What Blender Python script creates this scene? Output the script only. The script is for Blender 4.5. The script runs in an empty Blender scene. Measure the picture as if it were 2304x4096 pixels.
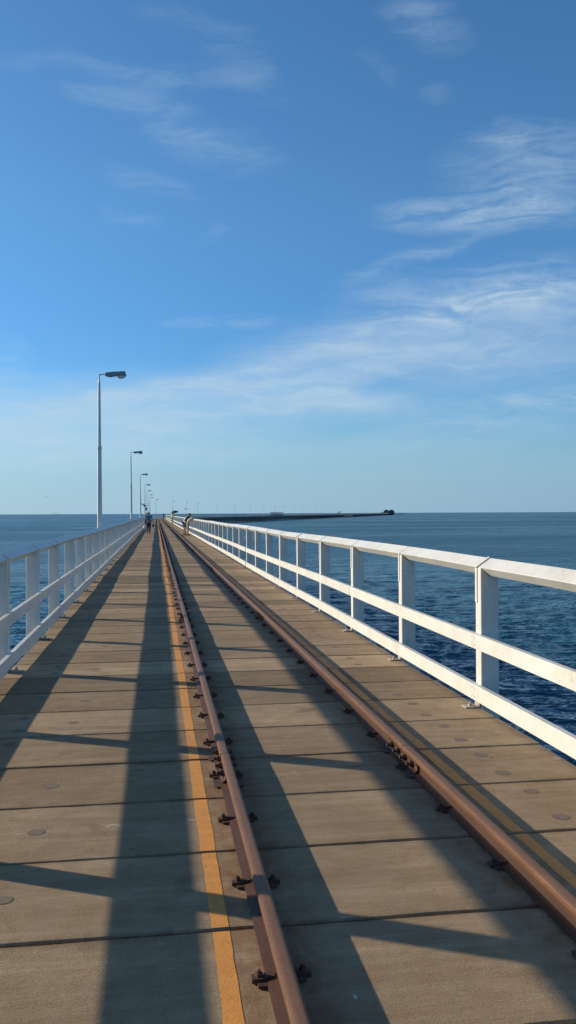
import bpy, math, random
import numpy as np
from mathutils import Vector, Matrix
R = math.radians
random.seed(7); rng = np.random.RandomState(5)
sc = bpy.context.scene
col = sc.collection

# ------------------------------------------------------------------ camera
F = 3500.0                      # focal length in photo pixels (4096 high)
TH = R(8.55)
H = 1.55
cam_d = bpy.data.cameras.new('camera'); cam = bpy.data.objects.new('camera', cam_d); col.objects.link(cam)
cam_d.sensor_fit = 'VERTICAL'; cam_d.sensor_height = 36; cam_d.lens = 36*F/4096
cam_d.clip_start = 0.05; cam_d.clip_end = 60000
cam.matrix_world = Matrix.Translation((0, 0, H)) @ Matrix.Rotation(-TH, 4, 'Z') @ Matrix.Rotation(R(90.075), 4, 'X') @ Matrix.Rotation(R(-0.25), 4, 'Z')
sc.camera = cam

# ------------------------------------------------------------------ light
SUN_EL = R(18.4); SUN_AZ = R(-62.4)        # azimuth from +Y, clockwise positive
sv = Vector((math.sin(SUN_AZ)*math.cos(SUN_EL), math.cos(SUN_AZ)*math.cos(SUN_EL), math.sin(SUN_EL)))
sd = bpy.data.lights.new('sun', 'SUN'); sd.energy = 4.2; sd.angle = R(0.6); sd.color = (1.0, 0.87, 0.67)
so = bpy.data.objects.new('sun', sd); col.objects.link(so)
so.rotation_mode = 'QUATERNION'; so.rotation_quaternion = sv.to_track_quat('Z', 'Y')
sc.view_settings.view_transform = 'Standard'; sc.view_settings.look = 'None'
sc.view_settings.exposure = 0.45; sc.view_settings.gamma = 1.0

world = bpy.data.worlds.new('World'); sc.world = world; world.use_nodes = True
nt = world.node_tree; nt.nodes.clear()
def N(tree, typ, **kw):
    n = tree.nodes.new(typ)
    for k, v in kw.items(): setattr(n, k, v)
    return n
def math_(tree, op, a, b=None, c=None, clamp=False):
    n = N(tree, 'ShaderNodeMath', operation=op); n.use_clamp = clamp
    for i, v in enumerate((a, b, c)):
        if v is None: continue
        if isinstance(v, (int, float)): n.inputs[i].default_value = v
        else: tree.links.new(v, n.inputs[i])
    return n.outputs[0]
def maprange(tree, v, a, b, c=0.0, d=1.0, smooth=False):
    n = N(tree, 'ShaderNodeMapRange'); n.clamp = True
    if smooth: n.interpolation_type = 'SMOOTHSTEP'
    tree.links.new(v, n.inputs[0])
    for i, x in enumerate((a, b, c, d)): n.inputs[i+1].default_value = x
    return n.outputs[0]
def noise(tree, vec, scale, detail=4, rough=0.55, dist=0.0, dim='3D', lac=2.0):
    n = N(tree, 'ShaderNodeTexNoise', noise_dimensions=dim)
    if vec is not None: tree.links.new(vec, n.inputs['Vector'])
    n.inputs['Scale'].default_value = scale; n.inputs['Detail'].default_value = detail
    n.inputs['Roughness'].default_value = rough; n.inputs['Distortion'].default_value = dist
    n.inputs['Lacunarity'].default_value = lac
    return n.outputs['Fac']
def mixc(tree, f, a, b, mode='MIX'):
    n = N(tree, 'ShaderNodeMix', data_type='RGBA', blend_type=mode)
    for s, v in ((n.inputs[0], f), (n.inputs[6], a), (n.inputs[7], b)):
        if isinstance(v, (int, float)): s.default_value = v
        elif isinstance(v, tuple): s.default_value = (*v, 1) if len(v) == 3 else v
        else: tree.links.new(v, s)
    return n.outputs[2]
sky = N(nt, 'ShaderNodeTexSky', sky_type='NISHITA'); sky.sun_disc = False
sky.sun_elevation = SUN_EL; sky.sun_rotation = SUN_AZ
sky.altitude = 0; sky.air_density = 1.0; sky.dust_density = 0.4; sky.ozone_density = 2.2
SKY_STR = 0.077
# cloud field laid out by sky direction (azimuth, elevation)
tc = N(nt, 'ShaderNodeTexCoord'); sep = N(nt, 'ShaderNodeSeparateXYZ'); nt.links.new(tc.outputs['Generated'], sep.inputs[0])
azn = math_(nt, 'MULTIPLY', math_(nt, 'ARCTAN2', sep.outputs[0], sep.outputs[1]), 57.2958)
eln = math_(nt, 'MULTIPLY', math_(nt, 'ARCSINE', sep.outputs[2]), 57.2958)
cmb = N(nt, 'ShaderNodeCombineXYZ'); nt.links.new(azn, cmb.inputs[0]); nt.links.new(eln, cmb.inputs[1])
def sky_dir(px, py):
    az = 8.55 + math.degrees(math.atan((px-1152)/F)); el = math.degrees(math.atan((2052-py)/F)*math.cos(math.atan((px-1152)/F)))
    return az, el
BLOBS = [ # x, y (deg az/el given through sky_dir), half width, half height in px, rotation deg, weight
 (250, 1690, 1200, 215, 4, 1.2), (760, 1590, 800, 110, 9, 1.0), (1300, 1440, 600, 140, 10, .8), (1250, 1605, 650, 75, -4, .9),
 (1900, 1390, 1050, 220, 3, .85), (1750, 1190, 520, 120, -3, .5), (2200, 1140, 420, 130, -2, .65), (1880, 1230, 560, 60, 8, .4),
 (1980, 850, 520, 90, -1, .95), (2130, 660, 420, 170, -2, .5), (2080, 530, 300, 60, 0, .35), (1700, 1020, 420, 40, 12, .45),
 (820, 560, 400, 110, -12, .55), (620, 300, 380, 60, -2, .5), (500, 385, 330, 50, -3, .5), (1000, 310, 230, 90, -20, .4),
 (570, 720, 300, 60, -8, .45), (850, 930, 130, 45, 20, .4), (520, 870, 200, 40, -10, .3), (1530, 260, 150, 60, -35, .3),
 (1720, 130, 220, 90, -20, .4), (1780, 365, 90, 50, -10, .3), (200, 230, 380, 60, 3, .28), (830, 110, 350, 70, -10, .3),
 (1650, 60, 180, 70, -10, .35), (900, 1280, 300, 40, 4, .45), (40, 1430, 90, 110, 20, .35), (900, 1820, 1100, 60, 2, .3),
 (1900, 1700, 590, 120, 2, .4), (2250, 1590, 400, 60, 0, .6), (1750, 1850, 900, 120, 0, .15)]
acc = None; accS = None
warp = N(nt, 'ShaderNodeTexNoise'); nt.links.new(cmb.outputs[0], warp.inputs['Vector']); warp.inputs['Scale'].default_value = 0.22; warp.inputs['Detail'].default_value = 5
w1 = N(nt, 'ShaderNodeVectorMath', operation='SUBTRACT'); nt.links.new(warp.outputs['Color'], w1.inputs[0]); w1.inputs[1].default_value = (.5, .5, .5)
w2 = N(nt, 'ShaderNodeVectorMath', operation='MULTIPLY'); nt.links.new(w1.outputs[0], w2.inputs[0]); w2.inputs[1].default_value = (4.0, 1.2, 0)
w3 = N(nt, 'ShaderNodeVectorMath', operation='ADD'); nt.links.new(cmb.outputs[0], w3.inputs[0]); nt.links.new(w2.outputs[0], w3.inputs[1])
for (x, y, hw, hh, rot, wt) in BLOBS:
    az, el = sky_dir(x, y)
    m = N(nt, 'ShaderNodeMapping', vector_type='TEXTURE'); nt.links.new(w3.outputs[0], m.inputs[0])
    m.inputs['Location'].default_value = (az, el, 0); m.inputs['Rotation'].default_value = (0, 0, R(rot))
    m.inputs['Scale'].default_value = (math.degrees(hw/F), math.degrees(hh/F), 1)
    l = N(nt, 'ShaderNodeVectorMath', operation='LENGTH'); nt.links.new(m.outputs[0], l.inputs[0])
    v = maprange(nt, l.outputs['Value'], 1.2, 0.0, 0.0, wt*(.6 if y < 1000 and x < 1800 else 1), True)
    if hw >= 600:
        accS = v if accS is None else math_(nt, 'ADD', accS, v)
    else: acc = v if acc is None else math_(nt, 'ADD', acc, v)
mp = N(nt, 'ShaderNodeMapping'); nt.links.new(w3.outputs[0], mp.inputs[0]); mp.inputs['Rotation'].default_value = (0, 0, R(-7)); mp.inputs['Scale'].default_value = (0.25, 1.35, 1)
fib = noise(nt, mp.outputs[0], 0.8, 9, 0.56, 0.6)
mp2 = N(nt, 'ShaderNodeMapping'); nt.links.new(cmb.outputs[0], mp2.inputs[0]); mp2.inputs['Rotation'].default_value = (0, 0, R(10)); mp2.inputs['Scale'].default_value = (0.6, 1.5, 1)
fine = noise(nt, mp2.outputs[0], 1.6, 7, 0.65, 0.8)
tex = math_(nt, 'ADD', math_(nt, 'MULTIPLY', fib, 0.78), math_(nt, 'MULTIPLY', fine, 0.22))
texm = maprange(nt, tex, 0.34, 0.68, 0.0, 1.0, True)
soft = math_(nt, 'ADD', math_(nt, 'MULTIPLY', acc, math_(nt, 'MULTIPLY_ADD', texm, 0.85, 0.15)), math_(nt, 'MULTIPLY', math_(nt, 'MINIMUM', accS, 1.0), math_(nt, 'MULTIPLY_ADD', texm, 0.42, 0.52)))
cov = maprange(nt, soft, 0.02, 1.05, 0.0, 0.80)
skc = N(nt, 'ShaderNodeHueSaturation'); nt.links.new(sky.outputs[0], skc.inputs['Color']); skc.inputs['Saturation'].default_value = 1.1; skc.inputs['Hue'].default_value = 0.5
cl_col = mixc(nt, maprange(nt, eln, 0, 14), (4.9, 6.35, 7.5), (4.8, 6.2, 7.5))
hz = maprange(nt, eln, 9.0, 0.0, 0.0, 0.85, True)
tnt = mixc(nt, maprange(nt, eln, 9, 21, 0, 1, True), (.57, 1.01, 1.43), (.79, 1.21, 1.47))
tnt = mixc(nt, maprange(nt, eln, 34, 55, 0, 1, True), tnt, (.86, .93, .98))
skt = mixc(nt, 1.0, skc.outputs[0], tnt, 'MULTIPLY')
hzc = mixc(nt, maprange(nt, azn, -10, 28), (3.7, 5.55, 7.1), (2.65, 4.25, 5.9))
skh = mixc(nt, hz, skt, hzc)
skf = mixc(nt, cov, skh, cl_col)
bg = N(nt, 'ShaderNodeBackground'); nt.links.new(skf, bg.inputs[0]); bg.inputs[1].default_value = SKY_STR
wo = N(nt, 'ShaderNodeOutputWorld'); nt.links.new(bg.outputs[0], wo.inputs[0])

# ------------------------------------------------------------------ helpers
class MB:
    def __init__(s): s.v = []; s.f = []; s.m = []
    def add(s, vs, fs, mi=0):
        b = len(s.v); s.v += [tuple(p) for p in vs]; s.f += [tuple(b+i for i in f) for f in fs]; s.m += [mi]*len(fs)
    def box(s, x0, x1, y0, y1, z0, z1, mi=0):
        s.add([(x0,y0,z0),(x1,y0,z0),(x1,y1,z0),(x0,y1,z0),(x0,y0,z1),(x1,y0,z1),(x1,y1,z1),(x0,y1,z1)],
              [(0,3,2,1),(4,5,6,7),(0,1,5,4),(1,2,6,5),(2,3,7,6),(3,0,4,7)], mi)
    def prism(s, prof, y0, y1, mi=0, axis='y'):        # profile (a,b) extruded
        n = len(prof); f = []
        if axis == 'y': vs = [(a, y0, b) for a, b in prof] + [(a, y1, b) for a, b in prof]
        elif axis == 'x': vs = [(y0, a, b) for a, b in prof] + [(y1, a, b) for a, b in prof]
        else: vs = [(a, b, y0) for a, b in prof] + [(a, b, y1) for a, b in prof]
        f = [tuple(range(n))[::-1], tuple(range(n, 2*n))] + [(i, (i+1) % n, n+(i+1) % n, n+i) for i in range(n)]
        s.add(vs, f, mi)
    def sweep(s, prof, pts, frames, mi=0):             # closed profile swept along pts; frames = right vectors (xy)
        n = len(prof); vs = []
        for p, r in zip(pts, frames):
            for a, b in prof: vs.append((p[0]+r[0]*a, p[1]+r[1]*a, p[2]+b))
        f = [tuple(range(n))[::-1], tuple(range(n*(len(pts)-1), n*len(pts)))]
        for k in range(len(pts)-1):
            for i in range(n): f.append((k*n+i, k*n+(i+1) % n, (k+1)*n+(i+1) % n, (k+1)*n+i))
        s.add(vs, f, mi)
    def tube(s, a, b, r0, r1, n=12, mi=0, caps=True):
        a = Vector(a); b = Vector(b); d = (b-a).normalized(); u = d.orthogonal().normalized(); w = d.cross(u)
        vs = [tuple(a+(u*math.cos(t)+w*math.sin(t))*r0) for t in [2*math.pi*i/n for i in range(n)]]
        vs += [tuple(b+(u*math.cos(t)+w*math.sin(t))*r1) for t in [2*math.pi*i/n for i in range(n)]]
        f = [(i, (i+1) % n, n+(i+1) % n, n+i) for i in range(n)]
        if caps: f += [tuple(range(n))[::-1], tuple(range(n, 2*n))]
        s.add(vs, f, mi)
    def build(s, name, mats, parent=None, smooth=False, bevel=0.0, seg=1):
        me = bpy.data.meshes.new(name); me.from_pydata(s.v, [], s.f)
        if not isinstance(mats, (list, tuple)): mats = [mats]
        for m in mats: me.materials.append(m)
        if len(mats) > 1: me.polygons.foreach_set('material_index', s.m)
        import bmesh
        bm = bmesh.new(); bm.from_mesh(me); bmesh.ops.recalc_face_normals(bm, faces=bm.faces)
        if bevel > 0: bmesh.ops.bevel(bm, geom=list(bm.edges), offset=bevel, segments=seg, affect='EDGES', profile=0.5)
        bm.to_mesh(me); bm.free()
        if smooth: me.polygons.foreach_set('use_smooth', [True]*len(me.polygons))
        me.update()
        o = bpy.data.objects.new(name, me); col.objects.link(o)
        if parent: o.parent = parent
        return o
def tag(o, label=None, cat=None, group=None, kind=None):
    if label: o['label'] = label
    if cat: o['category'] = cat
    if group: o['group'] = group
    if kind: o['kind'] = kind
    return o
def empty(name, loc=(0,0,0), rz=0.0, **kw):
    o = bpy.data.objects.new(name, None); col.objects.link(o); o.location = loc; o.rotation_euler = (0, 0, rz); o.empty_display_size = .2
    return tag(o, **kw)
def copy_tree(o, parent=None, skip=()):
    c = o.copy(); col.objects.link(c); c.parent = parent
    for ch in list(KIDS(o)):
        if ch.name.split('.')[0] in skip: continue
        copy_tree(ch, c, skip)
    return c
def KIDS(o): return [x for x in col.objects if x.parent == o]

# ------------------------------------------------------------------ materials
def mat(name, base=(.5,.5,.5), rough=.6, metal=0.0, spec=.5):
    m = bpy.data.materials.new(name); m.use_nodes = True; t = m.node_tree
    b = t.nodes['Principled BSDF']; b.inputs['Base Color'].default_value = (*base, 1); b.inputs['Roughness'].default_value = rough
    b.inputs['Metallic'].default_value = metal; b.inputs['Specular IOR Level'].default_value = spec
    return m, t, b
def objvec(t, scale=(1,1,1)):
    c = N(t, 'ShaderNodeTexCoord'); m = N(t, 'ShaderNodeMapping'); t.links.new(c.outputs['Object'], m.inputs[0]); m.inputs['Scale'].default_value = scale
    return m.outputs[0], c
def bump(t, b, h, strength, dist, prev=None):
    n = N(t, 'ShaderNodeBump'); t.links.new(h, n.inputs['Height']); n.inputs['Strength'].default_value = strength; n.inputs['Distance'].default_value = dist
    if prev is not None: t.links.new(prev, n.inputs['Normal'])
    if b is not None: t.links.new(n.outputs[0], b.inputs['Normal'])
    return n.outputs[0]
def simple(name, base, rough=.6, var=.15, scale=8, metal=0.0, bmp=.0, spec=.5):
    m, t, b = mat(name, base, rough, metal, spec); v, _ = objvec(t)
    n = noise(t, v, scale, 5); d = tuple(c*(1-var) for c in base); u = tuple(min(1, c*(1+var)) for c in base)
    t.links.new(mixc(t, maprange(t, n, .3, .7), d, u), b.inputs['Base Color'])
    if bmp: bump(t, b, noise(t, v, scale*6, 4), bmp, .005)
    return m
# white paint on the timber railing: slightly creamy, grimy streaks, brush grain
M_WHITE, t, b = mat('white_paint', (.8,.79,.76), .42)
v, c = objvec(t, (1,1,1)); g = N(t, 'ShaderNodeNewGeometry')
n1 = noise(t, g.outputs['Position'], 3.1, 6, .6); n2 = noise(t, g.outputs['Position'], 38, 4, .6)
c1 = mixc(t, maprange(t, n1, .42, .75), (.67,.655,.60), (.57,.54,.48))
c2 = mixc(t, math_(t, 'MULTIPLY', maprange(t, n2, .60, .72), .35), c1, (.50,.45,.38))
ms = N(t, 'ShaderNodeMapping'); t.links.new(g.outputs['Position'], ms.inputs[0]); ms.inputs['Scale'].default_value = (9,9,1.2)
n3 = noise(t, ms.outputs[0], 2.0, 5, .7); c2 = mixc(t, math_(t, 'MULTIPLY', maprange(t, n3, .60, .74), .45), c2, (.36,.25,.15))
n4 = noise(t, g.outputs['Position'], 22, 3, .6); c2 = mixc(t, math_(t, 'MULTIPLY', maprange(t, n4, .70, .73), .7), c2, (.28,.22,.17))
t.links.new(c2, b.inputs['Base Color']); bump(t, b, noise(t, g.outputs['Position'], 55, 5, .7), .25, .004)
# deck concrete planks
M_DECK, t, b = mat('deck_planks', (.27,.22,.165), .8)
g = N(t, 'ShaderNodeNewGeometry'); P = g.outputs['Position']
def scaled(vs):
    m = N(t, 'ShaderNodeMapping'); t.links.new(P, m.inputs[0]); m.inputs['Scale'].default_value = vs; return m.outputs[0]
at = N(t, 'ShaderNodeAttribute', attribute_name='tint')
big = noise(t, P, .9, 6, .6, .3); med = noise(t, scaled((1.2,1,1)), 7, 6, .65, .4); grain = noise(t, scaled((.35,3.0,1)), 26, 5, .7); speck = noise(t, P, 170, 3, .7)
c = mixc(t, maprange(t, big, .3, .7), (.275,.222,.158), (.41,.34,.25))
c = mixc(t, math_(t, 'MULTIPLY', maprange(t, med, .45, .68), .55), c, (.245,.185,.120))
c = mixc(t, math_(t, 'MULTIPLY', maprange(t, grain, .42, .70), .38), c, (.200,.152,.105))
c = mixc(t, math_(t, 'MULTIPLY', maprange(t, speck, .50, .72), .45), c, (.50,.43,.32))
c = mixc(t, math_(t, 'MULTIPLY', maprange(t, speck, .50, .34), .45), c, (.12,.095,.07))
sy = N(t, 'ShaderNodeSeparateXYZ'); t.links.new(P, sy.inputs[0])
fr = math_(t, 'FRACT', math_(t, 'DIVIDE', math_(t, 'SUBTRACT', sy.outputs[1], 4.02), .757))
eg = math_(t, 'MULTIPLY', math_(t, 'MINIMUM', fr, math_(t, 'SUBTRACT', 1.0, fr)), .757)
en = math_(t, 'MULTIPLY', maprange(t, eg, .055, .012), maprange(t, noise(t, scaled((1,.2,1)), 6, 5, .7), .40, .62))
c = mixc(t, math_(t, 'MULTIPLY', en, .55), c, (.13,.095,.065))
strk = noise(t, scaled((.22,2.4,1)), 3.2, 6, .7, .3)
c = mixc(t, math_(t, 'MULTIPLY', maprange(t, strk, .47, .66), .42), c, (.20,.145,.095))
c = mixc(t, math_(t, 'MULTIPLY', maprange(t, strk, .47, .32), .35), c, (.46,.39,.30))
tm = N(t, 'ShaderNodeCombineColor')
for i in range(3): t.links.new(math_(t, 'MULTIPLY_ADD', at.outputs['Fac'], [.62,.55,.475][i], [.76,.665,.56][i]), tm.inputs[i])
c = mixc(t, 1.0, c, tm.outputs[0], 'MULTIPLY')
# rust streaking beside the two rails
sx = N(t, 'ShaderNodeSeparateXYZ'); t.links.new(P, sx.inputs[0])
rn = noise(t, scaled((1.6,1,1)), 5.5, 5, .65, .5)
for xr in (.402, 1.53):
    dx = math_(t, 'ABSOLUTE', math_(t, 'SUBTRACT', sx.outputs[0], xr))
    near = maprange(t, dx, .24, .06, 0, 1, True)
    c = mixc(t, math_(t, 'MULTIPLY', math_(t, 'MULTIPLY', near, maprange(t, rn, .38, .66)), .75), c, (.20,.085,.035))
# irregular dark damp/oil stains and pale gull droppings
st = noise(t, P, 2.1, 3, .5, .2)
c = mixc(t, math_(t, 'MULTIPLY', maprange(t, st, .64, .72), .5), c, (.15,.105,.07))
gu = noise(t, scaled((1,1.6,1)), 11, 3, .55, 1.2)
c = mixc(t, math_(t, 'MULTIPLY', maprange(t, gu, .73, .76), .8), c, (.62,.58,.52))
ct = noise(t, P, 1.7, 5, .6, .9); cm = noise(t, P, .55, 2, .5)
ring = maprange(t, math_(t, 'ABSOLUTE', math_(t, 'SUBTRACT', ct, .52)), .0045, .001, 0, 1)
c = mixc(t, math_(t, 'MULTIPLY', math_(t, 'MULTIPLY', ring, maprange(t, cm, .52, .62)), math_(t, 'MULTIPLY', maprange(t, speck, .42, .58), .5)), c, (.60,.55,.46))
wet = noise(t, scaled((.8,1,1)), .75, 5, .65, .6)
c = mixc(t, math_(t, 'MULTIPLY', maprange(t, wet, .50, .68), .35), c, (.17,.115,.065))
dk = noise(t, P, 19, 2, .5, .5)
c = mixc(t, math_(t, 'MULTIPLY', maprange(t, dk, .76, .80), .8), c, (.06,.045,.035))
t.links.new(c, b.inputs['Base Color'])
t.links.new(maprange(t, med, .3, .7, .7, .95), b.inputs['Roughness']); b.inputs['Specular IOR Level'].default_value = .12
nb = bump(t, None, noise(t, scaled((.5,2,1)), 42, 6, .75), .55, .006)
bump(t, b, speck, .45, .0025, nb)
M_PLUG, t2, b2 = mat('deck_plug', (.2,.15,.11), .85)
v, _ = objvec(t2); t2.links.new(mixc(t2, maprange(t2, noise(t2, v, 30, 4), .3, .7), (.155,.112,.078), (.20,.152,.108)), b2.inputs['Base Color'])
M_UNDER = simple('deck_underside', (.09,.07,.055), .9, .3, 3)
def paint_line(name, colr, wear):
    m, t, b = mat(name, colr, .75); g = N(t, 'ShaderNodeNewGeometry'); P = g.outputs['Position']
    n1 = noise(t, P, 16, 6, .7); n2 = noise(t, P, 90, 3, .7)
    c = mixc(t, maprange(t, n1, .35, .65), colr, tuple(x*.82 for x in colr))
    c = mixc(t, math_(t, 'MULTIPLY', maprange(t, n2, .55, .75), .4), c, tuple(x*.5 for x in colr))
    c = mixc(t, maprange(t, n1, wear, wear+.10), c, (.22,.155,.09)); n5 = noise(t, P, 1.3, 4, .6); c = mixc(t, math_(t, 'MULTIPLY', maprange(t, n5, .5, .7), .45), c, tuple(x*.55+.03 for x in colr)); n6 = noise(t, P, 45, 4, .75); c = mixc(t, math_(t, 'MULTIPLY', maprange(t, n6, .60, .66), .7), c, (.17,.11,.06))
    t.links.new(c, b.inputs['Base Color']); bump(t, b, n2, .5, .003)
    return m
M_LINE = paint_line('yellow_line_paint', (.76,.32,.06), .62)
M_LINE2 = paint_line('worn_line_paint', (.92,.36,.08), .62)
# rusty rail
M_RUST, t, b = mat('rail_rust', (.2,.1,.06), .5, .0)
g = N(t, 'ShaderNodeNewGeometry'); P = g.outputs['Position']
mpn = N(t, 'ShaderNodeMapping'); t.links.new(P, mpn.inputs[0]); mpn.inputs['Scale'].default_value = (3,.6,3)
n1 = noise(t, mpn.outputs[0], 7, 6, .65); n2 = noise(t, P, 75, 4, .7)
c = mixc(t, maprange(t, n1, .3, .7), (.175,.088,.048), (.100,.048,.028))
c = mixc(t, math_(t, 'MULTIPLY', maprange(t, n2, .48, .7), .5), c, (.09,.04,.028)); c = mixc(t, math_(t, 'MULTIPLY', maprange(t, n2, .5, .3), .25), c, (.28,.145,.08))
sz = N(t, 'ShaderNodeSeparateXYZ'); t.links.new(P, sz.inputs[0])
c = mixc(t, maprange(t, sz.outputs[2], .078, .060, 0, .55), c, (.045,.022,.015)); c = mixc(t, maprange(t, sz.outputs[2], .098, .1025, 0, .4), c, (.30,.165,.10)); b.inputs['Specular IOR Level'].default_value = .2  # rust colour darkened on web and foot to deepen their shade; head top paler
t.links.new(c, b.inputs['Base Color']); t.links.new(maprange(t, n2, .3, .7, .40, .65), b.inputs['Roughness']); bump(t, b, n2, .22, .002)
M_RUSTD = simple('dark_rust', (.085,.042,.026), .7, .4, 40, bmp=.4)
M_BRKT = simple('galvanised_bracket', (.42,.36,.30), .55, .25, 30, metal=.2)
M_POLE = simple('pole_paint', (.62,.63,.63), .38, .07, 5)
M_HEAD = simple('lamp_housing', (.23,.25,.27), .4, .15, 10)
M_LENS, t, b = mat('lamp_lens', (.75,.76,.72), .12); b.inputs['Transmission Weight'].default_value = .35; b.inputs['IOR'].default_value = 1.45
M_PILE = simple('old_timber_pile', (.10,.095,.095), .85, .4, 2)
M_DARK = simple('dark_metal', (.03,.033,.04), .5, .2, 6)
M_TRAINR = simple('train_red', (.22,.09,.075), .5, .15, 1)
M_TRAINW = simple('train_roof', (.30,.22,.20), .5, .1, 1)
M_GREY = simple('box_grey', (.42,.44,.47), .5, .1, 6)

# ------------------------------------------------------------------ jetty path
PITCH = .757; SEAM0 = 4.02                       # plank seams at SEAM0 + k*PITCH
B1 = (0.0, 256.0); A1 = math.atan(.167); B2 = (.167*109, 365.0); A2 = math.atan(.340)
END = (B2[0]+.34*1240, 365.0+1240)
XL, XR = -1.446, 2.53
def path_pts():                                   # stations (x, y, heading) of the line through X=0
    p = [(0.0, -6.0, 0.0)]
    y = -6.0
    while y < 250: y += 16; p.append((0, min(y, 250), 0))
    for k in range(1, 7):
        a = A1*k/6; x, yy, _ = p[-1]; p.append((x+math.sin(a)*2.1, yy+math.cos(a)*2.1, a))
    while p[-1][1] < 352: x, yy, a = p[-1]; p.append((x+math.sin(A1)*8, yy+math.cos(A1)*8, A1))
    for k in range(1, 7):
        a = A1+(A2-A1)*k/6; x, yy, _ = p[-1]; p.append((x+math.sin(a)*4, yy+math.cos(a)*4, a))
    while p[-1][1] < 1605: x, yy, a = p[-1]; p.append((x+math.sin(A2)*30, yy+math.cos(A2)*30, A2))
    return p
PATH = path_pts()
CUM = [0.0]
for i in range(1, len(PATH)): CUM.append(CUM[-1]+math.hypot(PATH[i][0]-PATH[i-1][0], PATH[i][1]-PATH[i-1][1]))
S0 = 6.0                                          # arclength of y = 0
def at_s(s, off=0.0):                             # s measured from camera station
    s += S0
    for i in range(1, len(CUM)):
        if s <= CUM[i] or i == len(CUM)-1:
            f = (s-CUM[i-1])/(CUM[i]-CUM[i-1]); a = PATH[i][2]
            x = PATH[i-1][0]+(PATH[i][0]-PATH[i-1][0])*f; y = PATH[i-1][1]+(PATH[i][1]-PATH[i-1][1])*f
            return x+math.cos(a)*off, y-math.sin(a)*off, a
STOT = CUM[-1]-S0

# ------------------------------------------------------------------ deck
S_STR = 250.0
nplk = int((S_STR - (-3))/PITCH)
k0 = -9
deck = MB(); tints = []; PZ = {}
nx = 14
for k in range(k0, int((S_STR-SEAM0)/PITCH)+1):
    y0 = SEAM0 + k*PITCH; y1 = y0+PITCH; dz = rng.uniform(-.004, .004); dz2 = rng.uniform(-.003, .003); PZ[k] = (dz, dz2)
    near = y0 < 30; n = 40 if near else 4
    gap = .0085 + rng.uniform(-.002, .003)
    e0 = rng.uniform(-.0025, .0025, n+1) if near else np.zeros(n+1); e1 = rng.uniform(-.0025, .0025, n+1) if near else np.zeros(n+1)
    ch = .006; exl = XL + rng.uniform(-.012, .012); exr = XR + rng.uniform(-.012, .012)
    rows = []
    for i in range(n+1):
        f = i/n; x = exl+(exr-exl)*f; z = dz+(dz2-dz)*f
        ya = y0+gap+e0[i]; yb = y1-gap+e1[i]
        rows.append([(x, ya, z-.12), (x, ya, z-ch), (x, ya+ch, z), (x, yb-ch, z), (x, yb, z-ch), (x, yb, z-.12)])
    vs = [p for r in rows for p in r]; fs = []
    for i in range(n):
        for j in range(5): fs.append((i*6+j, (i+1)*6+j, (i+1)*6+j+1, i*6+j+1))
        fs.append((i*6+5, (i+1)*6+5, (i+1)*6, i*6))
    fs.append(tuple(range(6))); fs.append(tuple(n*6+j for j in range(6))[::-1])
    deck.add(vs, fs, 0); tints += [rng.uniform(0, 1)]*len(vs)
    # plugs in the planks: pairs near both edges, a single one further in
    if y0 < 45:
        ym = (y0+y1)/2
        for (xp, dys) in ((-.99, (-.19, .2)), (-.60, (0,)), (2.04, (-.2, .2)), (.97, ())):
            for dy in dys:
                if rng.uniform() < .12: continue
                px = xp+rng.uniform(-.015, .015); py = ym+dy+rng.uniform(-.012, .012); r = .040+rng.uniform(-.004, .005)
                zz = dz+(dz2-dz)*(px-exl)/(exr-exl)
                m_ = 20; vs = [(px+r*math.cos(a)*(1+.03*math.sin(3*a+k)), py+r*math.sin(a), zz+.0012) for a in [2*math.pi*q/m_ for q in range(m_)]]
                deck.add(vs, [tuple(range(m_))], 1); tints += [.5]*m_
                vs = [(px+(r+.003*o_)*math.cos(a), py+(r+.003*o_)*math.sin(a), zz+.0006) for o_ in (0, 1) for a in [2*math.pi*q/m_ for q in range(m_)]]
                deck.add(vs, [(q, (q+1) % m_, m_+(q+1) % m_, m_+q) for q in range(m_)], 2); tints += [.5]*(2*m_)
me = bpy.data.meshes.new('deck'); me.from_pydata(deck.v, [], deck.f)
for m in (M_DECK, M_PLUG, M_RUSTD): me.materials.append(m)
me.polygons.foreach_set('material_index', deck.m)
a = me.attributes.new('tint', 'FLOAT', 'POINT'); a.data.foreach_set('value', np.array(tints, dtype=np.float32))
import bmesh as _bm
bm = _bm.new(); bm.from_mesh(me); _bm.ops.recalc_face_normals(bm, faces=[f for f in bm.faces if f.material_index == 0]); bm.to_mesh(me); bm.free()
tag(DECK := bpy.data.objects.new('jetty_deck', me), kind='structure'); col.objects.link(DECK)
def plank_z(x, y):
    k = math.floor((y-SEAM0)/PITCH); dz, dz2 = PZ.get(k, (0, 0)); return dz+(dz2-dz)*(x-XL)/(XR-XL)
ub = MB(); ub.box(XL+.03, XR-.03, -6, 250, -.55, -.125)
tag(ub.build('deck_beams', M_UNDER), kind='structure')
# far deck ribbon beyond the bend
fm = MB(); st = [at_s(s) for s in list(np.arange(249.9, 360, 2.1))+list(np.arange(362, 420, 4))+list(np.arange(430, STOT, 30))+[STOT]]
fm.sweep([(XL, -.12), (XL, -.005), (XR, -.005), (XR, -.12)], [(x, y, 0) for x, y, a in st], [(math.cos(a), -math.sin(a)) for x, y, a in st])
o = fm.build('far_jetty_deck', M_DECK); tag(o, kind='structure')
fm = MB(); fm.sweep([(XL+.05, -1.0), (XL+.05, -.125), (XR-.05, -.125), (XR-.05, -1.0)], [(x, y, 0) for x, y, a in st], [(math.cos(a), -math.sin(a)) for x, y, a in st])
tag(fm.build('far_deck_beams', M_PILE), kind='structure')

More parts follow.
